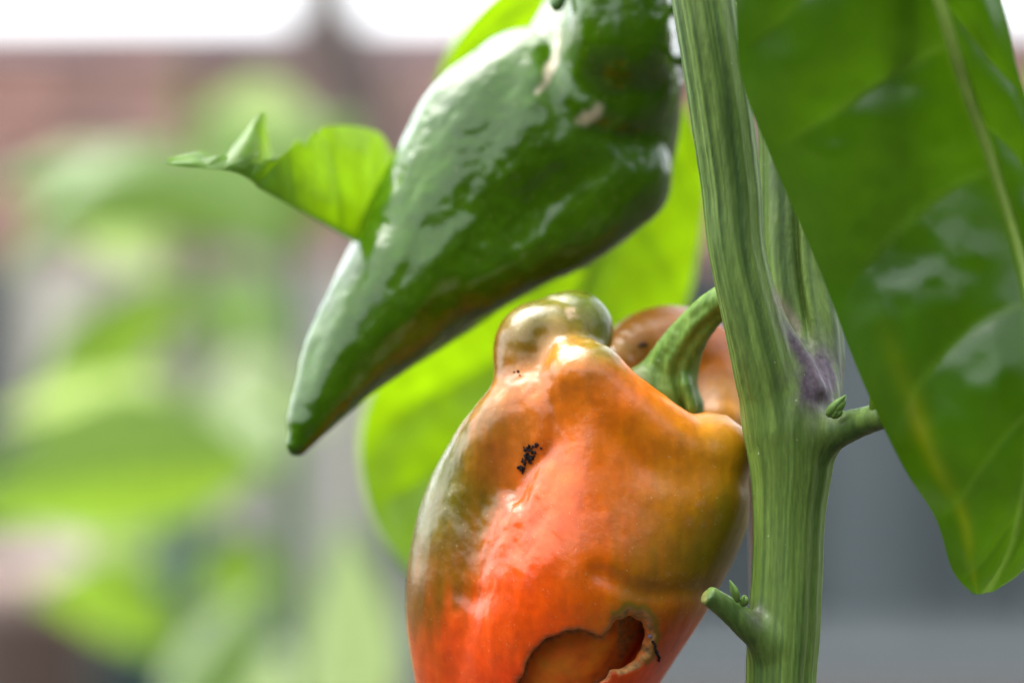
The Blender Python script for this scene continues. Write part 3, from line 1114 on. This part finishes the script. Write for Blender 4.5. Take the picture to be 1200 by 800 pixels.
# hollow inside and the hole eaten through the wall
hole_c = smooth2d([(600, 812), (612, 785), (626, 758), (648, 741), (676, 733), (702, 742), (712, 728), (728, 714), (748, 711), (760, 722), (764, 745),
                   (757, 766), (738, 779), (716, 787), (696, 800), (680, 830), (640, 840), (605, 830)], 90)
rs = np.random.default_rng(4)
hole = [(a + rs.normal(0, 1.7), b + rs.normal(0, 1.7)) for a, b in hole_c]
DH = poly_dist(hole, True)
hollow = np.maximum(np.maximum(outer + 2.6, -(outer + 7.5)), f_seg(g, C(690, 775, 3), C(650, 840, 3), 19, 19))
fo = smax(outer, -hollow, 0.6)
for j in range(g.n[1]):
    yy = float(g.y[0, j, 0])
    if yy > 20:
        break
    A_, B_ = np.broadcast_arrays(PXg[:, j, :], PYg[:, j, :])
    cut = look(DH, A_, B_).astype(np.float32) / 6.0
    # the wall is bevelled: wider outside, and widest on the right where it was grazed
    gr = np.clip((A_ - 700) / 50.0, 0, 1).astype(np.float32)
    depth_in = np.clip(-outer[:, j, :] / 2.6, 0, 1)
    cut = cut + depth_in * (0.15 + 2.0 * gr) + (outer[:, j, :] < -5.0) * 50.0
    cut = cut + np.float32(max(0.0, (yy - 16)) * 2)
    fo[:, j, :] = smax(fo[:, j, :], -cut, 0.5)
V, Q = surface_nets(fo, g)
V = relax(V, Q, 3, 0.5)
N = normals(V, Q)
px, py = to_px(V)
sm = np.array((1.0, 1.0, 0.45))
wr = np.exp(-(((px - 590) / 75) ** 2 + ((py - 590) / 170) ** 2))
dsp = 0.22 * fbm(V * sm, 0.16, 3, 2) + 0.45 * wr * fbm(V * np.array((1, 1, 0.5)) + V[:, [2, 0, 1]] * 0.25, 0.33, 3, 17)
top_w = np.exp(-(((px - 660) / 80) ** 2 + ((py - 430) / 70) ** 2))
dsp = dsp + 0.22 * top_w * fbm(V, 0.4, 3, 19)
V = V + N * dsp[:, None]
px, py = to_px(V)

ctrl = [
    (520, 545, (86, 84, 18)), (498, 620, (88, 82, 18)), (486, 700, (108, 70, 20)), (484, 770, (190, 78, 40)), (548, 500, (100, 84, 24)),
    (556, 590, (112, 84, 18)), (535, 660, (140, 80, 22)), (585, 440, (132, 84, 34)), (590, 395, (112, 80, 26)), (630, 355, (88, 86, 18)), (680, 350, (70, 84, 10)),
    (712, 385, (82, 98, 18)), (650, 390, (112, 100, 36)), (655, 410, (186, 112, 60)), (665, 440, (196, 104, 44)), (615, 470, (196, 104, 56)), (645, 470, (210, 96, 30)),
    (720, 470, (222, 104, 34)), (780, 500, (226, 122, 16)), (600, 530, (196, 100, 56)), (660, 560, (230, 92, 34)), (720, 560, (230, 110, 8)),
    (790, 560, (212, 122, 6)), (845, 510, (200, 124, 8)), (868, 560, (168, 118, 6)), (855, 620, (132, 108, 8)), (800, 640, (138, 102, 8)), (780, 600, (188, 110, 6)), (750, 640, (196, 98, 6)),
    (830, 660, (112, 92, 10)), (780, 670, (138, 88, 12)), (700, 640, (222, 92, 8)), (620, 620, (232, 84, 36)), (600, 680, (232, 76, 28)), (570, 720, (228, 80, 44)), (540, 790, (232, 76, 44)),
    (640, 720, (236, 78, 14)), (690, 690, (220, 92, 24)), (740, 690, (160, 100, 24)), (790, 710, (176, 84, 14)), (790, 760, (206, 70, 22)), (740, 800, (224, 68, 24)), (600, 820, (232, 66, 28)),
    (600, 1000, (222, 50, 24)), (700, 900, (222, 56, 22)), (520, 900, (222, 60, 30)),
]
back_ctrl = [(735, 395, (140, 84, 30)), (770, 365, (136, 84, 30)), (800, 380, (160, 84, 20)), (835, 400, (206, 92, 16)), (825, 440, (180, 94, 8)), (850, 470, (120, 96, 6)), (800, 480, (170, 94, 8)),
             (700, 600, (200, 90, 20)), (640, 800, (214, 64, 22))]


def rbf(px, py, pts, sig):
    acc = np.zeros((len(px), 3))
    ws = np.zeros(len(px)) + 1e-12
    for x, y, c in pts:
        w = np.exp(-((px - x) ** 2 + (py - y) ** 2) / (2 * sig * sig)) + 1e-9 / (1 + ((px - x) ** 2 + (py - y) ** 2) / 1e4)
        acc += w[:, None] * lin(c)
        ws += w
    return acc / ws[:, None]


jit = fbm(V, 0.12, 3, 33)
jit2 = fbm(V, 0.12, 3, 44)
Vs = V * np.array((1.0, 1.0, 0.22))
strk = fbm(Vs, 0.55, 3, 36)
cf = rbf(px + 16 * jit + 16 * strk, py + 16 * jit2 + 10 * strk, ctrl, 27)
cb = rbf(px + 10 * jit, py + 10 * jit2, back_ctrl, 32) * np.array((0.85, 0.85, 0.2))
wb = np.clip((V[:, 1] - 29) / 5, 0, 1)[:, None]
col = (cf * (1 - wb) + cb * wb) * (1 + 0.16 * fbm(Vs, 0.9, 3, 37))[:, None]
lum_ = (col @ np.array((0.3, 0.6, 0.1)))[:, None]
col = np.clip(lum_ + (col - lum_) * 1.03, 0.002, 1) * np.array((1.0, 1.2, 0.42))
# bloomy scars: fine pale net on the flank
sc = np.clip(fbm(V * np.array((0.7, 1, 2.2)), 0.9, 3, 51) * 3 - 0.9, 0, 1) * np.exp(-(((px - 770) / 60) ** 2 + ((py - 682) / 16) ** 2))
sc = np.maximum(sc, np.clip(fbm(V, 0.7, 2, 52) * 3 - 0.7, 0, 1) * np.exp(-(((px - 820) / 18) ** 2 + ((py - 600) / 14) ** 2)))[:, None] * 0.5
col = col * (1 - sc) + lin((190, 150, 110)) * sc
# tan scab on the brown lobe
jf = fbm(V, 0.9, 2, 35)
sb = np.clip(1.6 - np.hypot((px - 669 + 7 * jf) / 6.0, (py - 367 + 0.5 * (669 - px) - 6 * jf) / 3.6), 0, 1)[:, None] * (V[:, 1] < 22)[:, None]
col = col * (1 - sb) + lin((176, 150, 112)) * sb
# hole rim: thin cork line outside, corky grazed band on the right, orange flesh inside
rim_d = look(DH, px, py)
frontv = V[:, 1] < 40
cork = np.exp(-((rim_d + 1.5) / 3.4) ** 2) * frontv
band = (rim_d < 1) * (px > 722) * (V[:, 1] < 14) * (rim_d > -34)
inner_m = (rim_d < -1.5)
no = fbm(V, 1.1, 3, 61)
col_in = lin((255, 124, 18)) * (1.15 + 0.6 * fbm(V, 0.3, 3, 62))[:, None]
insidev = (np.abs(rim_d) < 400) & inner_m & (V[:, 1] < 60)
col = np.where((insidev & frontv)[:, None], col_in, col)
corkc = lin((202, 148, 86)) * (0.8 + 0.75 * fbm(V, 1.4, 2, 63))[:, None]
ck = np.clip(cork * (0.75 + 0.5 * no) + band * np.clip(0.6 + 0.8 * no, 0, 0.9), 0, 1)[:, None]
col = col * (1 - ck) + corkc * ck
lip = np.exp(-((rim_d - 4) / 3.0) ** 2) * frontv * (px > 715) * (py < 775) * 0.75
col = col * (1 - lip[:, None]) + lin((110, 112, 20)) * lip[:, None]
rough = np.clip(ck[:, 0] * 0.5 + (insidev & frontv) * 0.5 + sb[:, 0] * 0.4 + 0.1 * np.clip((px - 680) / 100, 0, 1), 0, 0.6)
fruit_o = thing('ripening_pepper', 'ripening orange and olive pepper with a chewed hole low on its side', 'pepper', tuple(world_of(C(588, 1100, 25))))
mesh_obj('flesh', world_of(V), Q, M_ORANGE, fruit_o, {'skin': np.clip(col, 0, 1), 'rough': rough}, origin=fruit_o['_o'])

# ---- its stalk with the flared calyx
g = Grid((18, 0, -24), (56, 36, 18), 0.36)
f = f_tube(g, [(772, 470, 24, 41), (783, 438, 23, 33), (796, 408, 20, 26), (815, 380, 16, 21), (840, 356, 11, 19), (872, 340, 5, 19)], 16)
fl = f_seg(g, C(742, 448, 22), C(808, 478, 24), R(15), R(14))
f = smin(f, fl, 4.0)
f = smin(f, f_seg(g, C(800, 452, 17), C(806, 476, 17), R(9), R(10)), 3.0)
for gc, dep, wd in ((smooth2d([(800, 480), (790, 440), (808, 400), (832, 374), (856, 358)], 20), 0.9, 5),
                    (smooth2d([(768, 470), (772, 430), (794, 388), (824, 360)], 20), 0.5, 6)):
    Dv = np.exp(-(poly_dist(gc) / wd) ** 2)
    PXg, PYg = g.pix()
    for j in range(g.n[1]):
        if float(g.y[0, j, 0]) > 22:
            break
        A_, B_ = np.broadcast_arrays(PXg[:, j, :], PYg[:, j, :])
        f[:, j, :] += np.float32(dep) * look(Dv, A_, B_).astype(np.float32)
V, Q = surface_nets(f, g)
V = relax(V, Q, 2)
N = normals(V, Q)
V = V + N * (0.12 * fbm(V, 0.8, 3, 71))[:, None]
px, py = to_px(V)
tt = np.clip((py - 350) / 120, 0, 1)
n = fbm(V * np.array((1, 1, 0.4)), 0.6, 3, 72)
k_ = np.clip(0.5 + 0.6 * n, 0, 1)[:, None]
c = lin((82, 124, 34)) * (1 - k_) + lin((132, 168, 70)) * k_
b_ = np.exp(-((px - 742) / 14) ** 2 - ((py - 445) / 16) ** 2)[:, None] * 0.5
c = c * (1 - b_) + lin((150, 120, 70)) * b_
mesh_obj('stalk', world_of(V), Q, M_STEM, fruit_o, {'skin': c}, origin=fruit_o['_o'])

# ================================================================== green fruit
H_G = 0.55
g = Grid((-52, 28, -30), (44, 108, 92), H_G)
body = [(738, -30, 62, 78), (702, 108, 64, 109), (640, 174, 66, 136), (550, 262, 62, 110), (480, 338, 54, 87), (408, 420, 46, 53), (364, 488, 40, 28), (350, 520, 38, 14)]
fg = f_sweep(g, body)
fg = smin(fg, f_sweep(g, [(606, 92, 58, 52), (560, 150, 58, 66), (500, 250, 54, 56)]), 5.0)
fg = smin(fg, f_sweep(g, [(722, -40, 46, 60), (724, 50, 46, 62), (728, 104, 52, 56)]), 5.0)
fg = smin(fg, f_sweep(g, [(722, 212, 56, 62), (660, 262, 54, 58), (560, 326, 50, 40)]), 5.0)
# the stalk hollow above the left shoulder
fg = smax(fg, -f_tube(g, [(650, -70, 56, 44), (648, -14, 50, 22)], 6), 5.0)
PXg, PYg = g.pix()
for crv, dep, wd in (
        (smooth2d([(660, -20), (652, 40), (648, 90), (664, 138), (700, 160), (738, 168)], 40), 1.5, 15),
        (smooth2d([(632, 110), (655, 160), (706, 186), (750, 186)], 20), 0.6, 14),
        (smooth2d([(600, 100), (570, 190), (500, 290), (430, 390)], 20), 0.3, 14),
        (smooth2d([(690, 210), (600, 270), (520, 330)], 20), 0.3, 16),
        (smooth2d([(420, 270), (385, 370), (352, 480)], 16), 0.6, 9)):
    Dv = np.exp(-(poly_dist(crv) / wd) ** 2)
    for j in range(g.n[1]):
        if float(g.y[0, j, 0]) > 62:
            break
        A_, B_ = np.broadcast_arrays(PXg[:, j, :], PYg[:, j, :])
        fg[:, j, :] += np.float32(dep) * look(Dv, A_, B_).astype(np.float32)
V, Q = surface_nets(fg, g)
V = relax(V, Q, 3)
N = normals(V, Q)
px, py = to_px(V)
# wrinkles run along the fruit
axd = C(404, 418, 46) - C(690, 90, 64)
axd = axd / np.linalg.norm(axd)
al = V @ axd
U = V - al[:, None] * axd * 0.5
wk = np.exp(-(((px - 560) / 220) ** 2 + ((py - 220) / 170) ** 2))
wk = np.maximum(wk, 0.55)
smoothz = 1 - 0.85 * np.exp(-(((px - 720) / 50) ** 2 + ((py - 90) / 50) ** 2))
dsp = (0.30 * fbm(U, 0.14, 2, 81) + 0.5 * wk * fbm(U, 0.22, 3, 82) + 0.13 * (0.3 + wk) * fbm(V, 0.42, 2, 83)) * smoothz
V = V + N * dsp[:, None]
px, py = to_px(V)
k_ = np.clip(0.5 + 0.7 * fbm(U, 0.08, 3, 85), 0, 1)[:, None]
c = lin((48, 84, 2)) * (1 - k_) + lin((68, 106, 4)) * k_
br = (np.exp(-((py - 300 + (px - 700) * 0.55) / 22) ** 2) * np.clip((px - 560) / 100, 0, 1))[:, None] * 0.06
c = c * (1 - br) + lin((74, 78, 10)) * br
jit = fbm(V, 0.5, 3, 91)
ck = np.clip(1.5 - np.hypot((px - 690 + 6 * jit) / 13, (py - 137 + 7 * jit + 0.5 * (px - 690)) / 8), 0, 1)
ck = np.maximum(ck, np.clip(1.5 - look(poly_dist([(654, 40), (651, 70), (643, 84), (640, 100), (628, 112)]), px, py) / (2.2 + 3.5 * np.exp(-((py - 84) / 12) ** 2)), 0, 1) * 0.8)
ck = np.where(V[:, 1] < 64, ck, 0)[:, None]
c = c * (1 - ck) + lin((205, 190, 160)) * (0.9 + 0.3 * jit[:, None]) * ck
fruit_g = thing('green_pepper', 'glossy wrinkled green pepper tapering to a curved tip', 'pepper', tuple(world_of(C(349, 535, 38))))
mesh_obj('flesh', world_of(V), Q, M_GREEN, fruit_g, {'skin': np.clip(c, 0, 1), 'rough': ck[:, 0] * 0.5}, origin=fruit_g['_o'])
g = Grid((6, 20, 58), (40, 66, 108), 0.6)
f = f_tube(g, [(652, 10, 44, 9), (660, -20, 48, 16), (690, -70, 50, 34), (720, -130, 44, 22), (770, -190, 24, 20), (806, -200, 4, 22)], 14)
f = smin(f, f_seg(g, C(640, -40, 46), C(740, -50, 46), R(20), R(20)), 4)
V, Q = surface_nets(f, g)
V = relax(V, Q, 2)
mesh_obj('stalk', world_of(V), Q, M_STEM, fruit_g, {'skin': np.tile(lin((70, 112, 36)), (len(V), 1))}, origin=fruit_g['_o'])

# ================================================================== crumbs on the ripening fruit
dg = bpy.context.evaluated_depsgraph_get()


def on_skin(obj, px, py):
    """first point of the fruit seen from in front at a spot of its skin"""
    o = np.array((0, 0, CAM_H))
    t = world_of(C(px, py, 0))
    d = Vector(t - o).normalized()
    inv = obj.matrix_world.inverted()
    hit, loc, nor, _ = obj.ray_cast(inv @ Vector(o), inv.to_3x3() @ d)
    return (np.array(obj.matrix_world @ loc), np.array(nor)) if hit else None


bpy.context.view_layer.update()
flesh_o = [o for o in fruit_o.children if o.name.startswith('flesh')][0]
flesh_g = [o for o in fruit_g.children if o.name.startswith('flesh')][0]
ICO_V, ICO_F = None, None


def lump(c, r, rs):
    """an uneven crumb"""
    n1, n2 = 7, 5
    V = [c + np.array((0, 0, r))]
    for i in range(1, n2):
        th = math.pi * i / n2
        for j in range(n1):
            a = 2 * math.pi * (j + 0.5 * (i % 2)) / n1
            k = r * rs.uniform(0.45, 1.4)
            V.append(c + k * np.array((math.sin(th) * math.cos(a), math.sin(th) * math.sin(a), math.cos(th))))
    V.append(c - np.array((0, 0, r)))
    F = [(0, 1 + j, 1 + (j + 1) % n1) for j in range(n1)]
    for i in range(n2 - 2):
        for j in range(n1):
            a, b = 1 + i * n1 + j, 1 + i * n1 + (j + 1) % n1
            F.append((a, a + n1, b + n1, b))
    e = len(V) - 1
    s_ = 1 + (n2 - 2) * n1
    F += [(s_ + j, e, s_ + (j + 1) % n1) for j in range(n1)]
    return np.array(V), F


def crumbs(name, spots, label, mat=M_FRASS, cat='crumbs'):
    rs = np.random.default_rng(len(name) + len(spots))
    parts = []
    base = None
    for px, py, r in spots:
        h = on_skin(flesh_o, px, py)
        if h is None:
            continue
        if base is None:
            base = h[0]
        parts.append(lump(h[0] + h[1] * r * 0.00008, r / 6000.0, rs))
    V, F = merge(parts)
    o = mesh_obj(name, V, F, mat, origin=base, smooth=False)
    tag(o, label, cat, kind='stuff')


rs = np.random.default_rng(3)
sp = [(622 + rs.normal(0, 4) + 0.35 * (528 - y), y, rs.uniform(0.9, 2.5)) for y in rs.uniform(519, 541, 44)]
sp += [(611 + rs.normal(0, 2.2), 547 + rs.normal(0, 2.2), rs.uniform(0.9, 2.2)) for _ in range(16)]
crumbs('frass', sp, 'dark crumbs of frass stuck in the dent of the ripening pepper')
crumbs('frass', [(763 + k * 0.9 + rs.normal(0, .6), 748 + k * 2.6, rs.uniform(1.4, 2.4)) for k in range(9)], 'short dark streak of frass beside the chewed hole')
crumbs('frass', [(761 + rs.normal(0, 1.5), 740 + rs.normal(0, 2.5), rs.uniform(1.4, 2.4)) for k in range(4)], 'pale lilac crumbs at the right lip of the chewed hole',
       plain_mat('pale_crumb', (150, 130, 140), (190, 170, 176), 900, 0.8))
crumbs('frass', [(748 + k * 2.0, 404 + rs.normal(0, 1), rs.uniform(1.4, 2.3)) for k in range(5)], 'dark crumb on the brown rear lobe beside the stalk')
crumbs('frass', [(607 + rs.normal(0, 2), 436 + rs.normal(0, 2.4), rs.uniform(0.8, 1.4)) for k in range(6)], 'tiny rusty specks below the olive lobe')

# ================================================================== plants out of focus behind
def garden_plant(label, stem, radius, leaves, group='blurred pepper plants behind', back=480):
    sh = lambda q: (q[0], q[1], q[2] + back)
    stem = [sh(q) for q in stem]
    leaves = [(sh(a), sh(b), sh(c), h, m, k) for a, b, c, h, m, k in leaves]
    b = C(*stem[0])
    root = thing('pepper_plant', label, 'plant', tuple(world_of(b) * np.array((1, 1, 0))), group)
    P = catmull([np.array((b[0], b[1], gz - 20))] + [C(*q) for q in stem], 30)
    V, F = ring_tube(world_of(P), np.linspace(radius * 1.3, radius, 30) * 0.001, 14)
    mesh_obj('stem', V, F, M_RIB, root, origin=root['_o'])
    for (att, base, tip, hw, mat, kw) in leaves:
        lf = auto_leaf(root, base, tip, hw, mat, **kw)
        petiole(lf, att, base, 9, 7, 4)
    return root


garden_plant('blurred pepper plant with arching leaves beyond the tip of the green fruit', [(352, 900, 420), (345, 600, 420), (335, 300, 430), (330, 120, 440)], 2.4, [
    ((338, 330, 430), (318, 300, 425), (0, 330, 380), 62, M_LEAF_BACK, dict(arch=105, roll=0.5, fold=0.35, seed=1)),
    ((335, 300, 430), (350, 290, 430), (240, 130, 470), 78, M_LEAF_BACK, dict(roll=0.4, fold=0.2, seed=2)),
    ((342, 560, 420), (320, 545, 410), (-60, 610, 330), 92, M_LEAF_BACK, dict(arch=25, roll=-0.25, fold=0.5, seed=3)),
    ((342, 580, 420), (345, 540, 440), (255, 440, 470), 55, M_LEAF_PALE, dict(roll=1.0, fold=0.2, seed=4)),
    ((350, 860, 420), (330, 860, 415), (175, 800, 400), 20, M_LEAF_BACK, dict(seed=5)),
    ((352, 880, 420), (190, 850, 380), (330, 670, 430), 52, M_LEAF_BACK, dict(roll=-0.4, seed=6)),
    ((352, 880, 400), (430, 880, 300), (405, 600, 320), 56, M_LEAF_PALE, dict(roll=0.3, fold=0.2, seed=7)),
    ((333, 230, 430), (330, 230, 430), (420, 140, 480), 50, M_LEAF_BACK, dict(seed=8)),
])
garden_plant('blurred pepper plant rising at the far left with an upright leaf', [(-70, 900, 520), (-50, 640, 520), (-20, 520, 520)], 3.5, [
    ((-30, 560, 520), (40, 500, 520), (235, 320, 560), 48, M_LEAF_BACK, dict(roll=0.3, arch=10, fold=0.2, seed=11)),
    ((-40, 600, 520), (-10, 500, 470), (230, 455, 440), 24, M_LEAF_PALE, dict(roll=0.9, fold=0.1, arch=20, seed=12)),
    ((-50, 700, 520), (-60, 640, 520), (-170, 540, 540), 48, M_LEAF_BACK, dict(seed=13)),
])

rg_ = np.random.default_rng(21)
more = []
for k in range(13):
    yy = 150 + 56 * k
    x0 = 215 + rg_.normal(0, 12)
    sg = -1 if k % 2 else 1
    ln = rg_.uniform(120, 210)
    more.append(((215, yy, 700 + 30 * k % 90), (x0 + 18 * sg, yy - 8, 700), (x0 + sg * ln, yy + rg_.uniform(-70, 60), 700 + rg_.uniform(-120, 160)), rg_.uniform(36, 60),
                 M_LEAF_PALE if k % 3 == 0 else M_LEAF_BACK, dict(roll=rg_.uniform(-0.8, 0.8), arch=rg_.uniform(0, 40), fold=0.25, seed=30 + k)))
garden_plant('tall leafy pepper plant, hazy, farthest back before the fence', [(215, 980, 700), (212, 600, 700), (216, 150, 700), (220, 90, 700)], 2.6, more)

# tidy the helper property
for o in bpy.data.objects:
    if '_o' in o.keys():
        del o['_o']
